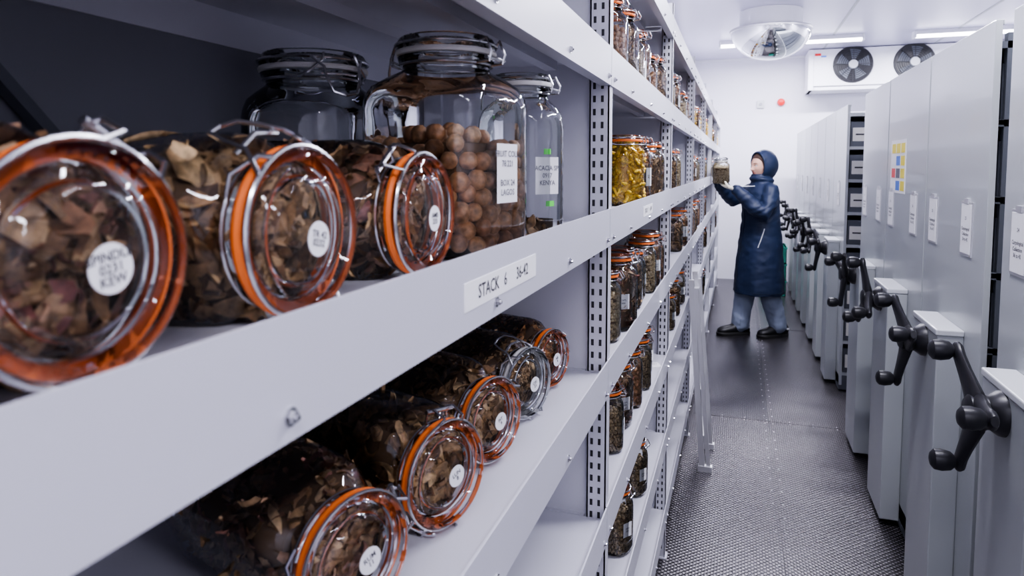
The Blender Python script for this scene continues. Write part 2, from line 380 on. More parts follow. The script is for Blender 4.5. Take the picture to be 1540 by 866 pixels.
def jar_mesh(name, R, Hh, RL, content='leaf', fill=0.82, seal='orange', sq=0.8, sticker=True, side_label=False,
             seed=1, psize=0.028, count=220, seg=48, label_ang=0.0, extra_green=False, txt_rot=pi/2, words='KEW\n0412\nSEED', lw_=.30, lz=(.25, .53)):
    rnd = random.Random(seed); mb = MB()
    RN = RL*0.88
    zg = 0.925*Hh
    def lerp(a, b, t): return a+(b-a)*t
    prof = [(0.003, .60*R, sq), (0, .82*R, sq), (0.004, .94*R, sq), (0.014, R, sq), (.35*Hh, R*1.0, sq), (.68*Hh, R, sq), (.73*Hh, R*.985, sq*.9),
            (.78*Hh, lerp(RN, R, .82), sq*.6), (.815*Hh, lerp(RN, R, .5), sq*.3), (.84*Hh, lerp(RN, R, .2), sq*.1), (.858*Hh, RN*1.01, 0), (.895*Hh, RN, 0),
            (.90*Hh, RL*.97, 0), (.918*Hh, RL*.99, 0), (.922*Hh, RL*.96, 0), (.922*Hh, RN*.93, 0), (.86*Hh, RN*.93, 0)]
    mb.loft([ring(z, r, s, seg) for z, r, s in prof], M_glass, cap0=True, cap1=False)
    sm = M_seal if seal == 'orange' else M_sealw
    th = 0.0062
    mb.loft([ring(zg, RL*.84, 0, seg), ring(zg, RL*1.01, 0, seg), ring(zg+th*.5, RL*1.03, 0, seg), ring(zg+th, RL*1.01, 0, seg), ring(zg+th, RL*.84, 0, seg)], sm, closed=True)
    zl = zg+th
    k = RL/0.058
    lid = [(zl, RL*.80), (zl, RL*.97), (zl+.003*k, RL*1.0), (zl+.010*k, RL*.99), (zl+.014*k, RL*.95), (zl+.0155*k, RL*.91), (zl+.0145*k, RL*.86), (zl+.008*k, RL*.82), (zl+.006*k, RL*.78),
           (zl+.007*k, RL*.72), (zl+.012*k, RL*.67), (zl+.0135*k, RL*.62), (zl+.014*k, RL*.4), (zl+.014*k, RL*.02)]
    mb.loft([ring(z, r, 0, seg) for z, r in lid], M_lidglass, cap0=False, cap1=True)
    mb.loft([ring(zl+.001, RL*.60, 0, seg), ring(zl+.004, RL*.62, 0, seg), ring(zl+.004, RL*.66, 0, seg), ring(zl+.001, RL*.68, 0, seg)], M_lidglass, closed=True)
    if sticker:
        sr = 0.0125
        ct, st_ = cos(txt_rot), sin(txt_rot)
        rt = Vector((ct, st_, 0)); up = Vector((-st_, ct, 0)); cc = rt*RL*.10-up*RL*.08
        zt = zl+.0143*k
        mb.loft([[(cc.x+r*cos(2*pi*j/28), cc.y+r*sin(2*pi*j/28), z) for j in range(28)] for z, r in ((zt, sr), (zt+.0004, sr*.99))], M_paper)
        put_text(mb, words, .0070, (cc.x, cc.y, zt+.0007), rt, up, M_ink, .85)
    wr = 0.0018*k**.5
    def circ(z, r, n=40, a0=0, a1=2*pi): return [(r*cos(a0+(a1-a0)*j/n), r*sin(a0+(a1-a0)*j/n), z) for j in range(n)]
    mb.tube(circ(.882*Hh, RN+.003), wr, M_steel, 7, closed=True)
    mb.tube(circ(zl+.006*k, RL*1.0+wr*.9), wr, M_steel, 7, closed=True)
    def pol(r, a, z): return (r*cos(a), r*sin(a), z)
    for s in (-1, 1):
        a = s*.22
        mb.tube([pol(RN+.003, a*1.4, .882*Hh), pol(RL+.012, a, .885*Hh), pol(RL+.015, a, zg), pol(RL+.008, a, zl+.010*k), pol(RL+.002, a*1.5, zl+.006*k)], wr, M_steel, 7)
    mb.tube([pol(RL+.0125, -.3, .90*Hh), pol(RL+.0125, .3, .90*Hh)], wr*1.5, M_steel, 8)
    for s in (-1, 1):
        mb.tube([pol(RN+.004, pi+s*.75, .882*Hh), pol(RL+.006, pi+s*.55, .90*Hh), pol(RL+.008, pi+s*.32, zl+.002), pol(RL+.005, pi+s*.28, zl+.010*k)], wr, M_steel, 7)
        mb.tube([pol(RL+.003, pi+s*.5, zl+.006*k), pol(RL+.012, pi+s*.30, zg), pol(RL+.016, pi+s*.26, .86*Hh), pol(RL+.019, pi+s*.18, .80*Hh), pol(RL+.018, pi, .785*Hh)], wr, M_steel, 7)
    mb.tube([pol(RL+.010, pi-.34, .893*Hh), pol(RL+.013, pi, .893*Hh), pol(RL+.010, pi+.34, .893*Hh)], wr*1.1, M_steel, 7)
    def rad_at(z, a):
        pr = [(0, .9*R, sq)]+prof[3:12]
        for i in range(len(pr)-1):
            if pr[i][0] <= z <= pr[i+1][0]:
                t = (z-pr[i][0])/max(1e-6, pr[i+1][0]-pr[i][0])
                return lerp(pr[i][1], pr[i+1][1], t)*sq_r(a, lerp(pr[i][2], pr[i+1][2], t))
        return RN
    if content:
        ztop = fill*Hh
        off = psize*(.95 if content in ('nut', 'seed', 'pale') else .5)
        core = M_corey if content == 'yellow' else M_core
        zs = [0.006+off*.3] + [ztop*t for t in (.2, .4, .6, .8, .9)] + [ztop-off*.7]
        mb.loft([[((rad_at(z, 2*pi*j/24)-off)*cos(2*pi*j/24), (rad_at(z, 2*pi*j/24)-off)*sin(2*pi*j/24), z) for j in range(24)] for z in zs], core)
        mat = {'leaf': M_leaf, 'purple': M_leaf2, 'seed': M_seed, 'pale': M_seedl, 'nut': M_nut, 'yellow': M_yel, 'red': M_red}[content]
        def put(p, tang):
            if content in ('leaf', 'purple', 'red'):
                Mx = rand_rot(rnd)
                L = psize*rnd.choice((rnd.uniform(.45, .8), rnd.uniform(.8, 1.35)))
                if tang is not None:
                    nrm = (tang*rnd.choice((1, 1, -1))+Vector((rnd.gauss(0,.5), rnd.gauss(0,.5), rnd.gauss(0,.5)))).normalized()
                    sp = Quaternion(nrm, rnd.uniform(0, 2*pi))
                    Mx = (sp@Vector((0,0,-1)).rotation_difference(nrm)).to_matrix()
                if rnd.random() < .38: chip_piece(mb, p, Mx, L*.85, mat, rnd)
                else: leaf_piece(mb, p, Mx, L, L*rnd.uniform(.28, .62), mat, rnd)
            elif content in ('nut', 'seed', 'pale'):
                ball_piece(mb, p, psize*.5*rnd.uniform(.85, 1.12), mat, rnd, 12 if content == 'nut' else 6, 8 if content == 'nut' else 4)
            else:
                stick_piece(mb, p, rand_rot(rnd), psize*rnd.uniform(.8, 1.3), psize*.17, mat, rnd)
        if content in ('nut', 'seed', 'pale'):
            st = psize*.93; z = psize*.5+.005; row = 0
            while z < ztop:
                per = 2*pi*(R-psize*.5)*(1.12 if sq > .3 else 1); n = max(6, int(per/st))
                for j in range(n):
                    a = 2*pi*(j+.5*(row % 2))/n+rnd.gauss(0, .03)
                    r = rad_at(z, a)-psize*.56-.001-abs(rnd.gauss(0, psize*.12))
                    zz = z+rnd.gauss(0, psize*.12)
                    if z > ztop-psize*1.2 and rnd.random() < .3: continue
                    put(Vector((r*cos(a), r*sin(a), zz)), None)
                z += st*.84; row += 1
            rr = 0
            while rr < R-psize*.9:
                n = max(1, int(2*pi*rr/st))
                for j in range(n):
                    a = 2*pi*j/n+rr*40
                    put(Vector((rr*cos(a), rr*sin(a), ztop-psize*.3+rnd.uniform(-.3, .35)*psize)), None)
                rr += st
        else:
            for i in range(count):
                a = rnd.uniform(0, 2*pi); z = rnd.uniform(.012, ztop)
                r = rad_at(z, a)-psize*rnd.uniform(.12, .5)-.002
                put(Vector((r*cos(a), r*sin(a), z)), Vector((cos(a), sin(a), 0)))
            nt_ = int(count*(.28 if fill < .8 else .40))
            for i in range(nt_):
                a = rnd.uniform(0, 2*pi); rt_ = (min(rad_at(min(ztop, .84*Hh), a), R)-psize*.5)*sqrt(rnd.random())
                if fill >= .8: rt_ = RN*.84*sqrt(rnd.random())
                z = ztop-rnd.uniform(0, .4)*psize if fill < .8 else rnd.uniform(.81, .885)*Hh
                put(Vector((rt_*cos(a), rt_*sin(a), z)), Vector((0, 0, 1)))
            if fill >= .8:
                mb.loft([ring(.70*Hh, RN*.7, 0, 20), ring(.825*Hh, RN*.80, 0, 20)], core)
    if side_label:
        ca, sa = cos(label_ang), sin(label_ang)
        rr = R+.0012
        lw, z0, z1 = R*lw_, Hh*lz[0], Hh*lz[1]
        def quad(u0, u1, z0, z1, off, mat):
            o2 = Vector((ca*off, sa*off, 0))
            P = lambda u, z: Vector((rr*ca-u*sa, rr*sa+u*ca, z))
            vs = [P(u0, z0)+o2, P(u1, z0)+o2, P(u1, z1)+o2, P(u0, z1)+o2]
            vs += [v-Vector((ca, sa, 0))*.0004 for v in vs]
            mb.add(vs, [(0,1,2,3),(7,6,5,4),(0,4,5,1),(1,5,6,2),(2,6,7,3),(3,7,4,0)], mat)
        quad(-lw, lw, z0, z1, 0, M_paper)
        hh = z1-z0
        put_text(mb, words, min(lw*.42, hh*.2), ((rr+.0006)*ca, (rr+.0006)*sa, (z0+z1)/2), (-sa, ca, 0), (0, 0, 1), M_inkg, 1.1)
        if extra_green:
            quad(-lw*.3, lw*.3, z1+.004, z1+.012, .0006, M_green); quad(-lw*.1, lw*.6, z0-.018, z0-.010, .0006, M_green)
    return mb.obj(name, mesh_only=True, smooth=40)

W1 = 'FRUIT COLL.\n78.221\n\nBOX 24\nLAGOS'
JM = {
 'big_nut': jar_mesh('large_nut_jar', .088, .268, .063, 'nut', .57, seal='white', psize=.025, sticker=False, side_label=True, seed=8, label_ang=radians(0), words=W1, lz=(.24, .51), lw_=.29),
 'big_empty': jar_mesh('large_empty_jar', .088, .252, .070, None, seal='white', sticker=False, sq=.3, seed=9),
 'tall': jar_mesh('tall_jar', .055, .245, .045, 'leaf', .13, seal='white', psize=.03, count=20, sticker=False, side_label=True, seed=10, extra_green=True, label_ang=-.35, words='ACACIA SP.\n0917\nKENYA', lw_=.42, lz=(.28, .5)),
 'yellow': jar_mesh('yellow_root_jar', .052, .19, .045, 'yellow', .80, psize=.028, count=330, sticker=False, seed=11, sq=.2, seg=32),
 'red': jar_mesh('orange_pod_jar', .052, .19, .045, 'red', .74, psize=.022, count=260, sticker=False, seed=12, sq=.3, side_label=True, label_ang=-.5, seg=32, words='PODS\n112'),
 'brown': jar_mesh('brown_pod_jar', .052, .185, .045, 'leaf', .70, psize=.024, count=240, sticker=False, seed=13, sq=.3, seg=32),
 'brownl': jar_mesh('brown_pod_jar_labelled', .052, .185, .045, 'purple', .78, psize=.022, count=260, sticker=False, seed=17, sq=.3, side_label=True, label_ang=-.6, seg=32, words='CAPS.\n884', lz=(.3, .5)),
 'seeds': jar_mesh('seed_jar', .05, .17, .043, 'seed', .62, psize=.010, sticker=False, seed=14, sq=.2, side_label=True, label_ang=-.4, seg=32, words='SEED\n3021', lz=(.3, .52)),
 'pale': jar_mesh('pale_seed_jar', .05, .175, .043, 'pale', .66, psize=.011, sticker=False, seed=18, sq=.2, seg=32),
 'nuts': jar_mesh('nut_jar', .052, .185, .045, 'nut', .66, psize=.016, sticker=False, seed=15, sq=.3, seg=32),
}
def put_mesh(me, loc, axis=(0,0,1), spin=0.0, scale=1.0, name='clip_top_jar'):
    o = bpy.data.objects.new(name, me); COL.objects.link(o)
    q = Vector((0,0,1)).rotation_difference(Vector(axis).normalized()) if tuple(axis) != (0,0,1) else Quaternion()
    o.rotation_mode = 'QUATERNION'; o.rotation_quaternion = q@Quaternion((0,0,1), spin)
    o.location = loc; o.scale = (scale,)*3
    return o
def put_jar(kind, loc, axis=(0,0,1), spin=0.0, scale=1.0): return put_mesh(JM[kind], loc, axis, spin, scale)
def lying(lidx, y, level, ang=0.0, spin=0.0, R=.066, Hh=.25, RL=.059, **kw):
    """lid faces the aisle at x=lidx; ang rotates lid toward the near end"""
    me = jar_mesh('lying_jar', R, Hh, RL, txt_rot=pi/2-spin+kw.pop('tr', 0), **kw)
    ax = Vector((cos(ang), -sin(ang), 0)); z = SURF[level]+R*(1.0)+.0012
    return put_mesh(me, Vector((lidx, y, z))-ax*Hh, ax, spin)
P2 = pi/2
# shelf A, first bay
lying(-.288, .242, 4, 0, 2.6, R=.0635, RL=.058, content='purple', fill=.84, psize=.031, count=430, seed=4, words='SPINDLE\n0231\nKEW', tr=.15, sq=.5)
lying(-.280, .403, 4, 0, .35, R=.064, RL=.058, content='leaf', fill=.84, psize=.033, count=430, seed=3, words='TR 42\n0232', tr=-.2, sq=.5)
lying(-.282, .598, 4, 0, -2.5, R=.063, RL=.0575, content='purple', fill=.84, psize=.030, count=430, seed=33, words='AMB\n233', sq=.5)
put_jar('big_nut', (-.360, .815, SURF[4]+.001), spin=radians(-10), scale=1.0)
put_jar('big_empty', (-.548, .800, SURF[4]+.001), spin=radians(150))
put_jar('tall', (-.315, .990, SURF[4]+.001), spin=radians(-10))
# shelf B, first bay
lying(-.315, .520, 3, .33, P2, R=.064, RL=.058, content='purple', fill=.84, psize=.024, count=600, seed=41, words='RUM\n11')
lying(-.306, .698, 3, .33, 2.7, R=.066, RL=.060, content='leaf', fill=.84, psize=.034, count=430, seed=42, words='LUN\n8')
lying(-.315, .878, 3, .33, P2, R=.064, RL=.058, content='leaf', fill=.84, psize=.028, count=500, seed=43, words='PIT\n9')
lying(-.318, 1.056, 3, .33, 0, R=.062, Hh=.24, RL=.057, content='leaf', fill=.84, seal='white', psize=.015, count=900, seed=44, words='OX\n21')
lying(-.324, 1.222, 3, .30, -P2, R=.058, Hh=.22, RL=.054, content='red', fill=.84, psize=.018, count=650, seed=45, words='AB\n4')

rnd = random.Random(5)
def row(level, y0, y1, kinds, x=-.315, step=.125, double=0, gap=.0):
    y = y0; i = 0
    while y < y1:
        near = min(abs(y-p-.01) for p in POSTS)
        if near > .075:
            if rnd.random() >= gap:
                k = kinds[i % len(kinds)]
                put_jar(k, (x+rnd.uniform(-.012, .012), y+rnd.uniform(-.006, .006), SURF[level]+.001), spin=rnd.uniform(-.5, .5), scale=rnd.uniform(.88, 1.06))
                if rnd.random() < double:
                    put_jar(rnd.choice(kinds), (x-.14, y, SURF[level]+.001), spin=rnd.uniform(0, 6), scale=rnd.uniform(.9, 1.0))
            i += 1
        y += step
row(4, 1.93, 2.0, ['yellow'])
row(4, 2.13, 2.60, ['red', 'pale', 'brown', 'red'], step=.145)
row(4, 2.95, 3.5, ['brown', 'pale'], step=.2)
row(4, 4.3, 8.9, ['pale', 'red', 'brown'], step=.26, gap=.5)
row(3, 1.62, 2.6, ['pale', 'brownl', 'nuts', 'brown', 'seeds'], step=.135, double=.5)
row(3, 3.2, 8.9, ['nuts', 'brown', 'red'], step=.26, gap=.5)
row(2, 1.72, 2.45, ['seeds', 'brownl', 'nuts', 'seeds'], step=.17)
row(2, 3.1, 8.9, ['seeds', 'brown'], step=.3, gap=.5)
row(1, 1.80, 2.4, ['seeds', 'seeds'], step=.34)
row(1, 3.3, 8.9, ['seeds', 'brown'], step=.4, gap=.5)
row(5, 1.62, 3.9, ['nuts', 'brown', 'pale', 'red', 'brown'], step=.16, double=.4, gap=.1)
row(5, 4.1, 8.9, ['red', 'pale', 'yellow'], step=.2, gap=.35)
mb = MB(); mb.box(-.05, .05, -.03, .03, 0, .001, M_paper); put_text(mb, 'CARPOLOGY\n0921', .014, (0, 0, .0013), (1, 0, 0), (0, 1, 0), M_inkg)
o = mb.obj('paper_tag', smooth=0); o.location = (-.31, 2.50, SURF[2]+.0002); o.rotation_euler = (0, 0, .4)

# ------------------------------------------------------------------ mobile racks on the right
PX = 0.68
def rack(y0, y1, ybox, open_near=False, handle_ang=0.4, sign=False, seed=0, boxw=.15, narrow=False, num='24'):
    r = random.Random(seed)
    e = empty('mobile_shelving_rack', (PX, (y0+y1)/2, 0))
    oy = (y0+y1)/2
    mb = MB(); a, b = y0-oy, y1-oy
    mb.box(0, .018, a, b, .045, 1.965, M_cab)
    mb.box(.018, .022, a, b, 1.95, 1.965, M_cab)
    mb.box(-.0, 2.0, a+.004, b-.004, .012, .11, M_cabin)
    p = mb.obj('end_panel', parent=e, smooth=0); bevel(p, .004)
    mb = MB()
    mb.box(.02, 2.0, (a+b)/2-.01, (a+b)/2+.01, .11, 1.93, M_cabin)
    for z in [.12+.222*i for i in range(9)]:
        mb.box(.02, 2.0, a+.012, b-.012, z-.010, z+.010, M_cab if open_near else M_cabin)  # closed racks get dark shelves, gap shade put into the colour
    for x in ((1.0, 1.97) if open_near else (.05, 1.0, 1.97)):
        for yy in (a+.012, b-.042): mb.box(x-.015, x+.015, yy, yy+.03, .11, 1.93, M_cabin)
    if open_near:
        for i in range(8):
            z = .131+.222*i; x = .025
            while x < 1.8:
                w = r.uniform(.13, .17)
                mb.box(x, x+w-.008, a+.02, (a+b)/2-.03, z, z+.165, M_cabin)
                mb.box(x+.012, x+w-.022, a+.014, a+.02, z+.035, z+.125, M_card)
                mb.box(x+.03, x+w-.05, a+.0128, a+.014, z+.075, z+.085, M_ink)
                x += w
    else:
        for i in range(8):
            z = .131+.222*i
            mb.box(.03, .95, a+.03, (a+b)/2-.02, z, z+.16, M_cabin)
            mb.box(.02, .05, a+.012, a+.016, z-.016, z-.002, M_card)
    mb.obj('rack_body', parent=e, smooth=0)
    mb = MB(); c = ybox-oy
    mb.box(-.075, 0.0, c-boxw, c+boxw, .03, 1.015, M_cab)
    mb.box(-.079, .0, c-boxw-.003, c+boxw+.003, 1.015, 1.035, M_cab2)
    p = mb.obj('gear_housing', parent=e, smooth=0); bevel(p, .004)
    mb = MB(); hz = .965; hx = -.075
    mb.tube([(hx, c, hz), (hx-.012, c, hz), (hx-.03, c, hz), (hx-.034, c, hz)], [.055, .053, .040, .036], M_blk, 24)
    mb.tube([(hx-.034, c, hz), (hx-.070, c, hz), (hx-.078, c, hz)], [.040, .038, .028], M_blk, 20)
    for i in range(3):
        an = handle_ang+i*2*pi/3; d = Vector((0, cos(an), sin(an))); t = Vector((0, -sin(an), cos(an))); base = Vector((hx-.052, c, hz))
        rings = []
        for q, w, th, xo in ((0, .046, .020, 0), (.03, .045, .019, 0), (.06, .038, .016, -.004), (.10, .029, .014, -.010), (.14, .024, .013, -.016), (.165, .023, .013, -.018), (.178, .012, .008, -.018)):
            ce = base+d*q+Vector((xo, 0, 0))
            rings.append([ce+t*w*cos(k*pi/6)+Vector((th*sin(k*pi/6), 0, 0)) for k in range(12)])
        mb.loft(rings, M_blk)
        k0 = base+d*.157+Vector((-.018, 0, 0))
        mb.tube([k0, k0+Vector((-.010, 0, 0)), k0+Vector((-.020, 0, 0)), k0+Vector((-.040, 0, 0)), k0+Vector((-.056, 0, 0)), k0+Vector((-.064, 0, 0)), k0+Vector((-.067, 0, 0))],
                [.013, .014, .023, .027, .025, .016, .005], M_blk, 18)
    mb.obj('three_arm_handle', parent=e, smooth=40)
    mb = MB()
    for ii, yy in enumerate((a+.17, b-.12) if not narrow else ((a+b)/2,)):
        z0, z1, w = 1.27, 1.44, .055
        mb.box(-.004, 0, yy-w, yy+w, z0, z1, M_alu)
        mb.box(-.0055, -.004, yy-w+.008, yy+w-.008, z0+.008, z1-.008, M_paper)
        put_text(mb, num+'\n\nCarpological\nCollection\n36 to 42', .015, (-.0058, yy, (z0+z1)/2), (0, -1, 0), (0, 0, 1), M_ink, 1.1)
        mb.box(-.007, 0, yy-.02, yy+.02, z1-.006, z1+.01, M_alu)
    if sign:
        y0s, y1s = b-.38, b-.08
        mb.box(-.002, 0, y0s, y1s, 1.43, 1.67, M_paper)
        cols = [M_yelp, M_redp, M_bluep, M_yelp, M_paper, M_inkg]
        for i in range(3):
            for j in range(4):
                mb.box(-.003, -.002, y0s+.015+i*.092, y0s+.09+i*.092, 1.442+j*.056, 1.485+j*.056, cols[(i*2+j*3) % 6] if j != 3 else M_yelp)
    mb.obj('card_holders', parent=e, smooth=0)
    return e
rack(0.66, 1.36, 1.0, handle_ang=.2, seed=1)
rack(1.38, 2.165, 1.87, handle_ang=.85, seed=2)
rack(2.30, 2.98, 2.60, handle_ang=.75, seed=3, num='25')
rack(2.995, 3.72, 3.36, handle_ang=1.3, seed=4, sign=True, num='26')
rack(3.735, 4.42, 4.08, handle_ang=.3, seed=5, num='27')
ys = 5.10
for i in range(7):
    rack(ys, ys+.60, ys+.28, open_near=(i == 0), handle_ang=.7+i*.9, seed=10+i, narrow=True, boxw=.12, num=str(28+i))
    ys += .612
mb = MB()
for x in (1.0, 2.2): mb.box(x-.03, x+.03, .3, 9.6, 0, .006, M_alu)
mb.obj('trim_3', smooth=0)

# ------------------------------------------------------------------ ceiling things
def lamp(x, y, L=1.5, power=60):
    e = empty('ceiling_light', (x, y, H))
    mb = MB(); mb.box(-L/2, L/2, -.06, .06, -.045, 0, M_white)
    for s in (-1, 1): mb.box(s*L/2-.01*s, s*L/2+.012*s, -.068, .068, -.075, 0, M_white)
    p = mb.obj('housing', parent=e, smooth=0); bevel(p, .004)
    mb = MB()
    rings = []
    for xx in (-L/2+.012, L/2-.012):
        rings.append([(xx, .058*cos(a), -.045-.028*sin(a)) for a in [pi*k/8 for k in range(9)]])
    mb.loft(rings, M_lamp)
    mb.obj('diffuser', parent=e)
    ld = bpy.data.lights.new('tube_light', 'AREA'); ld.shape = 'RECTANGLE'; ld.size = L-.1; ld.size_y = .10; ld.energy = power; ld.color = (.90, .89, 1.0)
    lo = bpy.data.objects.new('tube_light', ld); COL.objects.link(lo); lo.parent = e; lo.location = (0, 0, -.078)
for y, pw in ((-.9, 36), (2.0, 62), (5.2, 88), (8.45, 112)):
    lamp(.5, y, power=pw); lamp(2.5, y, power=pw)

e = empty('dome_mirror', (.245, 6.95, H-.155))
mb = MB(); Rd, dp = .355, .265
mb.loft([[(Rd*sin(a)*cos(2*pi*j/56), Rd*sin(a)*sin(2*pi*j/56), -.03-dp*cos(a)) for j in range(56)] for a in [radians(q) for q in (1, 6, 12, 20, 28, 36, 44, 52, 60, 68, 76, 84, 90)]], M_mirror)
mb.obj('mirror_bowl', parent=e, smooth=60)
mb = MB(); mb.loft([[((r)*cos(2*pi*j/56), r*sin(2*pi*j/56), z) for j in range(56)] for r, z in ((Rd-.01, -.035), (Rd+.012, -.035), (Rd+.014, -.02), (Rd+.006, -.01), (Rd-.01, -.01))], M_alu, closed=True)
mb.tube([(0, 0, -.03), (0, 0, .153)], [.28, .28], M_white, 40)
mb.obj('rim', parent=e)

e = empty('evaporator_fan_unit', (0, 0, 0))
mb = MB(); x0, x1, y0, y1, z0, z1 = .79, 2.95, 9.30, 9.80, 2.49, 2.99
mb.box(x0, x1, y0, y1, z0+.05, z1, M_white); mb.box(x0-.012, x0+.05, y0-.012, y1, z0-.0, z1+.0, M_white)
mb.box(x0, x1, y0+.03, y1, z0, z0+.05, M_white)
p = mb.obj('casing', parent=e, smooth=0); bevel(p, .008)
mb = MB()
for fx in (1.28, 1.94, 2.6):
    fz = 2.79; fy = y0-.001; R = .205 if fx < 2.5 else .19
    mb.tube([(fx, fy, fz), (fx, fy-.02, fz)], [R+.02, R+.01], M_blk, 40)
    for k in range(9):
        rr = R*(k+1)/9
        mb.tube([(fx+rr*cos(a*pi/18), fy-.035+.012*(rr/R)**2, fz+rr*sin(a*pi/18)) for a in range(36)], .0028, M_blk, 5, closed=True)
    for k in range(4):
        a = k*pi/4
        mb.tube([(fx+R*cos(a), fy-.03, fz+R*sin(a)), (fx-R*cos(a), fy-.03, fz-R*sin(a))], .003, M_blk, 5)
    for k in range(5):
        a = k*2*pi/5
        vs = [(fx+rr*cos(a+da), fy-.022-dz, fz+rr*sin(a+da)) for rr, da, dz in ((.05, 0, 0), (R*.92, -.15, 0), (R*.92, .55, .008), (.05, .6, .008))]
        mb.add(vs, [(0,1,2,3)], M_cabin)
    mb.tube([(fx, fy-.02, fz), (fx, fy-.04, fz)], [.055, .05], M_trim, 20)
mb.obj('fans', parent=e)
mb = MB(); mb.box(.85, .92, y0-.003, y0, 2.91, 2.94, M_redp); mb.box(.92, .98, y0-.003, y0, 2.89, 2.91, M_bluep); mb.obj('maker_plate', parent=e, smooth=0)

mb = MB(); mb.tube([(.50, YB, 2.40), (.50, YB-.03, 2.40), (.50, YB-.06, 2.40), (.50, YB-.07, 2.40)], [.05, .05, .04, .015], M_redp, 24); mb.obj('fire_alarm_sounder')
mb = MB(); mb.box(.20, .29, YB-.03, YB, 2.33, 2.43, M_cab2); mb.tube([(.245, YB-.03, 2.38), (.245, YB-.045, 2.38)], .02, M_trim, 16)
mb.obj('wall_sensor', smooth=0)

mb = MB()
for k in range(3):
    z = k*.20
    w, d, h, t = .15, .24, .19, .008
    mb.box(-w, w, -d, d, z, z+t, M_crate)
    for s in (-1, 1):
        mb.box(s*w-t*(s > 0), s*w+t*(s < 0), -d, d, z, z+h, M_crate); mb.box(-w, w, s*d-t*(s > 0), s*d+t*(s < 0), z, z+h, M_crate)
        mb.box(-w-.008, w+.008, s*d-.008, s*d+.008, z+h-.02, z+h, M_crate); mb.box(s*w-.008, s*w+.008, -d, d, z+h-.02, z+h, M_crate)
        for q in (-.1, 0, .1): mb.box(q-.006, q+.006, s*(d+.004)-.004, s*(d+.004)+.004, z, z+h-.02, M_crate)
o = mb.obj('plastic_crate', smooth=0); o.location = (.40, 8.9, 0.001)

mb = MB()
def rail(p0, p1, w, d, mat):
    p0, p1 = Vector(p0), Vector(p1); t = (p1-p0).normalized(); u = Vector((0,1,0)); n = t.cross(u).normalized()
    rs = []
    for p in (p0, p1): rs.append([p+u*w*a+n*d*b for a, b in ((-1,-1),(1,-1),(1,1),(-1,1))])
    mb.loft(rs, mat)
for yy in (3.52, 3.82):
    rail((-.150, yy, .02), (-.220, yy, .98), .014, .014, M_alu)
    rail((-.118, yy, .02), (-.195, yy, .94), .010, .010, M_alu)
    mb.box(-.17, -.10, yy-.018, yy+.018, 0.001, .03, M_alu)
for i in range(4):
    t = .15+.24*i; x = -.150-.07*t/.96
    mb.box(x-.012, x+.02, 3.53, 3.81, t+.0, t+.03, M_alu)
mb.obj('folding_step_ladder', smooth=0)

# ------------------------------------------------------------------ person
M_coat = simple('navy_parka_fabric', (0.011, 0.022, 0.060), 0.55, var=0.2, nscale=9, bump=0.5, bscale=35)
M_trou = simple('grey_blue_trousers', (0.25, 0.29, 0.39), 0.8, var=0.12, bump=0.5, bscale=40)
M_shoe = simple('black_shoe', (0.010, 0.010, 0.012), 0.45)
M_sole = simple('shoe_sole', (0.02, 0.02, 0.02), 0.6)
M_skin = simple('skin', (0.76, 0.45, 0.34), 0.5, var=0.05)
M_lip = simple('lips', (0.55, 0.20, 0.18), 0.45)
M_eye = simple('eye_white', (0.8, 0.8, 0.8), 0.2); M_iris = simple('iris', (0.03, 0.02, 0.015), 0.15)
M_hair = simple('brown_hair', (0.06, 0.03, 0.02), 0.6)
M_glove = simple('cream_glove', (0.82, 0.77, 0.62), 0.75, var=0.06, bump=0.4, bscale=150)
M_pipe = simple('reflective_piping', (0.8, 0.82, 0.85), 0.4)
M_lining = simple('hood_lining', (0.006, 0.012, 0.03), 0.9)
PR = radians(208)
person = empty('person_in_parka', (.190, 6.60, 0), PR)

def remesh(mb, name, voxel, smooth_it, parent, mat, wr=0.0, wscale=8.0, folds=None):
    o = mb.obj(name, smooth=0)
    md = o.modifiers.new('r', 'REMESH'); md.mode = 'VOXEL'; md.voxel_size = voxel; md.adaptivity = 0
    sm = o.modifiers.new('s', 'SMOOTH'); sm.iterations = smooth_it; sm.factor = .5
    dg = bpy.context.evaluated_depsgraph_get(); me = bpy.data.meshes.new_from_object(o.evaluated_get(dg))
    bpy.data.objects.remove(o)
    if wr > 0:
        nrm = [v.normal.copy() for v in me.vertices]
        for v, n in zip(me.vertices, nrm):
            p = v.co
            q = Vector((p.x*wscale, p.y*wscale, p.z*wscale*1.5))
            d = noise.noise(q)+.5*noise.noise(q*2.1+Vector((3, 1, 5)))
            if folds: d += folds(p)
            v.co = p+n*d*wr
    me.materials.clear(); me.materials.append(mat)
    me.polygons.foreach_set('use_smooth', [True]*len(me.polygons)); me.polygons.foreach_set('material_index', [0]*len(me.polygons))
    o = bpy.data.objects.new(name, me); COL.objects.link(o); o.parent = parent
    return o

mb = MB()
def ell(cx, cy, z, rx, ry, seg=36, tilt=0): return [(cx+rx*cos(2*pi*j/seg), cy+ry*sin(2*pi*j/seg), z+tilt*cos(2*pi*j/seg)) for j in range(seg)]
coat = [(.005, .395, .218, .238), (.005, .45, .216, .236), (.005, .62, .206, .228), (.0, .82, .188, .217), (0, .97, .170, .201), (0, 1.06, .158, .193),
        (.003, 1.16, .157, .192), (.006, 1.26, .151, .193), (.003, 1.32, .134, .186), (0, 1.365, .112, .155), (0, 1.40, .092, .115), (.003, 1.43, .083, .090), (.01, 1.48, .084, .082)]
mb.loft([ell(cx, 0, z, rx, ry) for cx, z, rx, ry in coat], M_coat)
mb.capsule([(-.005, .150, 1.325), (.04, .205, 1.225), (.095, .225, 1.135), (.16, .19, 1.185), (.235, .135, 1.275), (.285, .100, 1.335)], [.076, .072, .072, .070, .062, .052], M_coat)
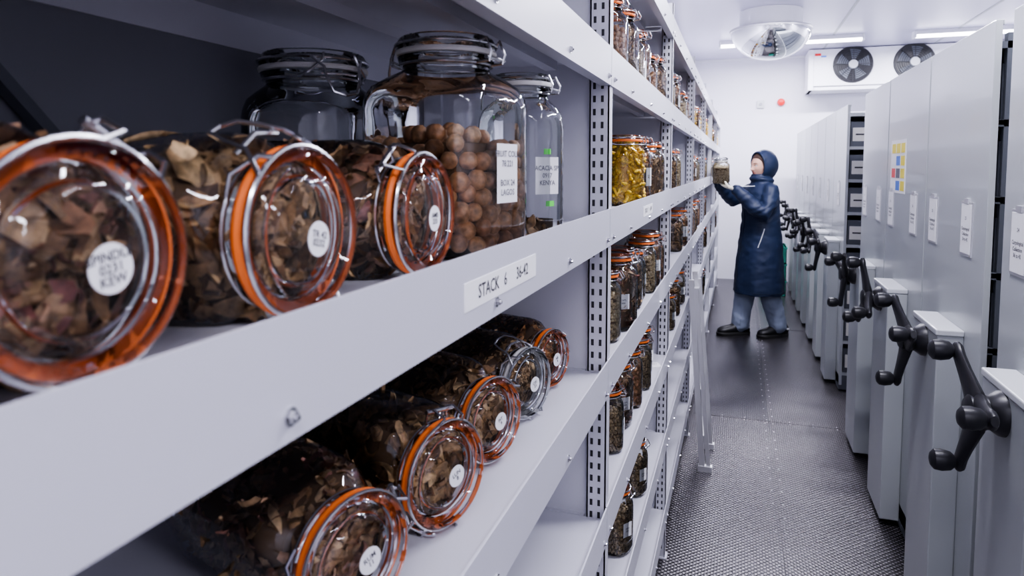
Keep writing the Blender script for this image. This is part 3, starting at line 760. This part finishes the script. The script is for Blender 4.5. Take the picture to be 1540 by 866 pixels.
mb.capsule([(-.005, -.150, 1.325), (.08, -.210, 1.275), (.16, -.232, 1.240), (.235, -.205, 1.310), (.305, -.178, 1.380), (.343, -.163, 1.420)], [.076, .072, .072, .070, .062, .052], M_coat)
def hood_ring(al, sx, sy, sz, cx, cz, tilt, seg=36):
    out = []
    for j in range(seg):
        b = 2*pi*j/seg
        x = cos(al); y = sin(al)*cos(b); z = sin(al)*sin(b)
        p = Vector((x*sx, y*sy, z*sz)); p = Matrix.Rotation(tilt, 3, 'Y')@p
        out.append((cx+p.x, p.y, cz+p.z))
    return out
hc = (-.020, 1.562)
ra = [radians(a) for a in (178, 165, 150, 135, 120, 105, 92, 80, 72, 66, 62)]
hrot = Matrix.Translation((hc[0], 0, 0))@Matrix.Rotation(radians(8), 4, 'Z')@Matrix.Translation((-hc[0], 0, 0))
HR = lambda r: [tuple(hrot@Vector(p)) for p in r]
rings = [HR(hood_ring(a, .136, .112, .142, hc[0], hc[1], .10)) for a in ra]
rings += [HR(hood_ring(a, .120, .094, .124, hc[0]+.003, hc[1], .10)) for a in reversed(ra)]
mb.loft(rings, M_coat)
mb.tube(HR(hood_ring(radians(63), .131, .106, .136, hc[0]+.004, hc[1], .10)), .011, M_coat, 10, closed=True)
mb.tube([(.088*cos(a), .094*sin(a), 1.430+.012*cos(a)) for a in [2*pi*k/30 for k in range(30)]], .020, M_coat, 10, closed=True)
def folds(p):
    r = math.hypot(p.y, p.x)
    f = 0
    if p.z < 1.0 and p.z > .36: f += .9*sin(math.atan2(p.y, p.x)*7+p.z*3)*max(0, min(1, (1.0-p.z)/.5))
    if p.z > 1.05 and r > .17 and p.z < 1.45: f += .4*sin(p.z*95+p.x*60+4*noise.noise(p*9))
    if 1.0 < p.z < 1.3 and r <= .2: f += .3*sin(p.z*60+p.y*12)
    return f
coat_o = remesh(mb, 'parka', .0075, 4, person, M_coat, .0055, 9.0, folds)
bm_me = coat_o.data
bvh = BVHTree.FromPolygons([v.co.copy() for v in bm_me.vertices], [tuple(p.vertices) for p in bm_me.polygons])
def on_coat(pts, rad, mat, mbx, off=.001):
    out = []
    for o_, d_ in pts:
        hit = bvh.ray_cast(Vector(o_), Vector(d_).normalized())
        if hit[0] is not None: out.append(hit[0]-Vector(d_).normalized()*off)
    if len(out) > 1: mbx.tube(out, rad, mat, 6)
mbp = MB()
on_coat([((.6, 0.0, z), (-1, 0, 0)) for z in [.42+.02*i for i in range(38)]], .004, M_lining, mbp)
on_coat([((.065+.05*t, .6, 1.00-.17*t), (0, -1, 0)) for t in [i/8 for i in range(9)]], .0038, M_pipe, mbp)
on_coat([((0+.02*i, .6, .42), (0, -1, 0)) for i in range(-9, 9)], .003, M_lining, mbp)
on_coat([((.6, .05+.03*t, 1.375-.01*t), (-1, 0, 0)) for t in [i/4 for i in range(5)]], .005, M_pipe, mbp)
mbp.obj('parka_trim', parent=person)
mb = MB()
mb.capsule([(.272, .108, 1.318), (.298, .092, 1.352)], [.040, .036], M_lining)
mb.capsule([(.336, -.166, 1.410), (.357, -.158, 1.436)], [.040, .035], M_lining)
mb.obj('cuffs', parent=person)
mb = MB()
mb.capsule([(0, -.075, .80), (.05, -.07, .60), (.095, -.062, .45), (.125, -.055, .25), (.150, -.05, .100)], [.105, .100, .090, .084, .080], M_trou)
mb.capsule([(0, .075, .80), (-.02, .08, .60), (-.045, .082, .45), (-.105, .082, .25), (-.150, .08, .100)], [.105, .100, .090, .084, .080], M_trou)
mb.sphere((0, 0, .82), .14, M_trou, 20, 12, (.9, 1.1, .8))
remesh(mb, 'trousers', .008, 4, person, M_trou, .005, 11, lambda p: .7*sin(math.atan2(p.y-.08*(1 if p.y > .015 else -.7), p.x+.1*(1 if p.y > .015 else -1))*4+p.z*9)+.25*sin(p.z*55+6*noise.noise(p*8)))
def shoe(ax, ay, yaw, name, s_=1.12):
    mb = MB(); rings = []
    def rg(x, w, h, z0):
        n = 16; out = []
        for j in range(n):
            a = 2*pi*j/n; cy, cz = cos(a), sin(a)
            out.append((x, w*cy*(1-.15*max(0, cz)), z0+h*(cz*.5+.5) if cz > 0 else z0+h*.5*(1+max(cz, -.75)/.75)))
        return out
    for x, w, h in ((-.082, .018, .05), (-.075, .034, .085), (-.05, .041, .105), (-.01, .043, .108), (.03, .044, .095), (.07, .047, .072), (.12, .050, .058), (.16, .044, .050), (.182, .028, .036), (.190, .012, .02)):
        rings.append(rg(x, w, h, .018))
    mb.loft(rings, M_shoe)
    outl = [(-.088, 0), (-.08, .03), (-.05, .043), (0, .044), (.06, .048), (.12, .053), (.165, .045), (.192, .022), (.198, 0)]
    outl = outl+[(x, -y) for x, y in reversed(outl[1:-1])]
    mb.loft([[(x*s, y*s, z) for x, y in outl] for z, s in ((0.001, .97), (.006, 1.0), (.024, 1.0), (.028, .97))], M_sole)
    for k in range(4):
        x = .03+.025*k; mb.tube([(x, -.025, .100-.012*k), (x+.004, 0, .110-.012*k), (x, .025, .100-.012*k)], .003, M_lining, 6)
    mb.box(-.072, -.05, .041, .0425, .06, .075, M_pipe)
    o = mb.obj(name, parent=person, smooth=45); o.location = (ax, ay, 0); o.rotation_euler = (0, 0, yaw); o.scale = (s_,)*3
shoe(.155, -.05, -.05, 'shoe_right'); shoe(-.155, .08, .12, 'shoe_left')

hm = empty('head', (0.006, 0, 1.556)); hm.parent = person; hm.rotation_euler = (0, radians(6), radians(6))
seg, rg_ = 96, 80; vs = []; fs = []
def g(x, s): return math.exp(-(x*x)/(2*s*s))
def headpt(th, ph):
    x = sin(th)*cos(ph); y = sin(th)*sin(ph); z = cos(th)
    X, Y, Z = x*.092, y*.074, z*.114
    if Z < -.02:
        t = (-.02-Z)/.094; Y *= 1-.22*t; X = X*(1+.10*t) if x > 0 else X*(1-.35*t)
    if x > 0:
        fr = min(1, x*1.3)
        X += .004*fr*g(Z-.028, .010)*g(Y, .035)
        X -= .006*fr*(g(Y-.031, .012)+g(Y+.031, .012))*g(Z-.008, .010)
        X += .021*g(Y, .0085)*g(Z+.024, .009)+.013*g(Y, .0075)*g(Z+.008, .014)
        X += .006*(g(Y-.011, .006)+g(Y+.011, .006))*g(Z+.028, .006)
        X += .0055*g(Y, .017)*g(Z+.051, .0045)+.0055*g(Y, .015)*g(Z+.0605, .005)
        X -= .003*g(Y, .02)*g(Z+.0555, .0018)
        X += .008*g(Y, .020)*g(Z+.088, .014)
        X += .005*fr*(g(Y-.042, .016)+g(Y+.042, .016))*g(Z+.02, .016)
    return Vector((X, Y, Z))
for i in range(1, rg_):
    for j in range(seg): vs.append(headpt(pi*i/rg_, 2*pi*j/seg))
for i in range(rg_-2):
    for j in range(seg):
        k = (j+1) % seg; fs.append((i*seg+j, (i+1)*seg+j, (i+1)*seg+k, i*seg+k))
fs.append(tuple(range(seg))); fs.append(tuple((rg_-2)*seg+j for j in reversed(range(seg))))
mb = MB(); mb.add(vs, fs, M_skin)
mi = mb.mi(M_lip)
for idx, f in enumerate(mb.f):
    c = sum((Vector(mb.v[i]) for i in f), Vector())/len(f)
    if c.x > .05 and abs(c.y) < .023 and abs(c.z+.0555) < .0095*(1-(abs(c.y)/.024)**2)+.0008: mb.m[idx] = mi
mb.capsule([(-.02, 0, -.06), (-.025, 0, -.17)], [.052, .056], M_skin)
for s in (-1, 1): mb.sphere((-.005, s*.074, 0), .018, M_skin, 12, 8, (.8, .4, 1.5))
mb.obj('face', parent=hm, smooth=80)
mb = MB()
def surf(y, z):
    th = math.acos(max(-1, min(1, z/.114)))
    ph = math.asin(max(-1, min(1, y/(.074*sin(th)*(1 if z > -.02 else .9)))))
    return headpt(th, ph).x
for s in (-1, 1):
    ex = surf(s*.030, .008)
    mb.sphere((ex-.0085, s*.030, .007), .0115, M_eye, 16, 12, (1, 1.25, .8))
    mb.sphere((ex-.0012, s*.0295, .0065), .0048, M_iris, 12, 8, (.7, 1, 1))
    mb.tube([(surf(s*q, z)+.0015, s*q, z) for q, z in ((.017, .0125), (.024, .0165), (.033, .0168), (.042, .012), (.047, .007))], [.001, .0022, .0024, .002, .001], M_hair, 6)
    mb.tube([(surf(s*q, z)+.001, s*q, z) for q, z in ((.014, .027), (.024, .0315), (.036, .031), (.048, .025))], [.0018, .0030, .0028, .0012], M_hair, 6)
mb.obj('eyes', parent=hm)
mb = MB(); hr = []
for z in (.121, .116, .102, .082, .060, .035, .0, -.04):
    th = math.acos(max(-1, min(1, z/.122))); r = []
    for j in range(48):
        b = 2*pi*j/48; fx = sin(th)*cos(b)*.099; fy = sin(th)*sin(b)*.082
        if z < .078: fx = min(fx, .030+.055*max(0, (z-.02)/.06)*(1-abs(fy)/.1))
        r.append((fx, fy, z))
    hr.append(r)
mb.loft(hr, M_hair); mb.obj('hair', parent=hm, smooth=60)

def hand(name, wrist, d, n, thumb_side, curls, tcurl, parent, spread=.06):
    d = Vector(d).normalized(); n = Vector(n); n = (n-d*n.dot(d)).normalized(); s = d.cross(n)*thumb_side; w = Vector(wrist)
    mb = MB(); rings = []
    for q, hw, ht in ((-.03, .026, .021), (0, .028, .020), (.03, .038, .018), (.06, .043, .016), (.085, .043, .014), (.095, .038, .010)):
        c = w+d*q; rings.append([c+s*hw*cos(2*pi*k/16)+n*ht*sin(2*pi*k/16) for k in range(16)])
    mb.loft(rings, M_glove)
    lens = [(.042, .026, .022), (.046, .030, .023), (.043, .028, .022), (.034, .021, .020)]
    for i in range(4):
        off = (.032-.0213*i); base = w+d*(.082-(.004 if i in (0, 2) else .012 if i == 3 else 0))+s*off
        ang = curls[i]*.4; p = base-d*.012; pts = [p, base]; rad = [.0105, .0105]
        fd = (d+s*spread*2*(1.5-i)).normalized(); cur = base
        for L, cc, r in zip(lens[i], (.45, .6, .4), (.0098, .0092, .008)):
            v = fd*cos(ang)+n*sin(ang); cur = cur+v*L; pts.append(cur); rad.append(r); ang += curls[i]*cc
        mb.capsule(pts, rad, M_glove, 12)
    b = w+d*.022+s*.026; v1 = (s*.8+d*.65+n*.25).normalized(); v2 = (s*(.5-.5*tcurl)+d*.75+n*(.3+.6*tcurl)).normalized(); v3 = (s*(.2-.6*tcurl)+d*.7+n*(.3+.9*tcurl)).normalized()
    p1 = b+v1*.038; p2 = p1+v2*.032; p3 = p2+v3*.024
    mb.capsule([b-v1*.01, p1, p2, p3], [.0155, .0138, .0112, .009], M_glove, 12)
    return remesh(mb, name, .0026, 2, parent, M_glove, 0)
JC = Vector((.385, -.01, 1.405)); tilt = Vector((.12, .16, 1)).normalized()
hand('hand_left', (.298, .090, 1.350), (.60, -.62, .22), (-.15, .25, 1), -1, [.75, .7, .75, .85], .5, person)
hand('hand_right', (.374, -.150, 1.446), (.22, .12, .95), (-.25, 1, -.1), 1, [1.0, 1.0, 1.05, 1.1], .6, person)
hj = jar_mesh('held_seed_jar', .074, .215, .062, 'pale', .68, psize=.013, seed=21, sq=.3, sticker=False, seg=40, seal='white')
mw = Matrix.Translation(person.location)@Matrix.Rotation(PR, 4, 'Z')
jo = put_mesh(hj, mw@JC, name='clip_top_jar')
jo.rotation_quaternion = (Matrix.Rotation(PR, 3, 'Z').to_quaternion())@Vector((0,0,1)).rotation_difference(tilt)@Quaternion((0,0,1), 1.0)

# ------------------------------------------------------------------ world, camera
w = bpy.data.worlds.new('world'); scene.world = w; w.use_nodes = True
w.node_tree.nodes['Background'].inputs['Color'].default_value = (.5, .52, .62, 1); w.node_tree.nodes['Background'].inputs['Strength'].default_value = .3
cd = bpy.data.cameras.new('camera'); cam = bpy.data.objects.new('camera', cd); COL.objects.link(cam); scene.camera = cam
cd.lens = 24; cd.sensor_width = 36; cd.sensor_fit = 'HORIZONTAL'; cd.clip_start = .02; cd.clip_end = 50
cd.shift_y = -111/1540
yaw = math.atan(342/1027); pitch = radians(4)
cam.location = (0, 0, CAMZ)
cam.rotation_euler = (radians(90)-pitch, 0, yaw)
cd.dof.use_dof = True; cd.dof.focus_distance = 1.6; cd.dof.aperture_fstop = 8
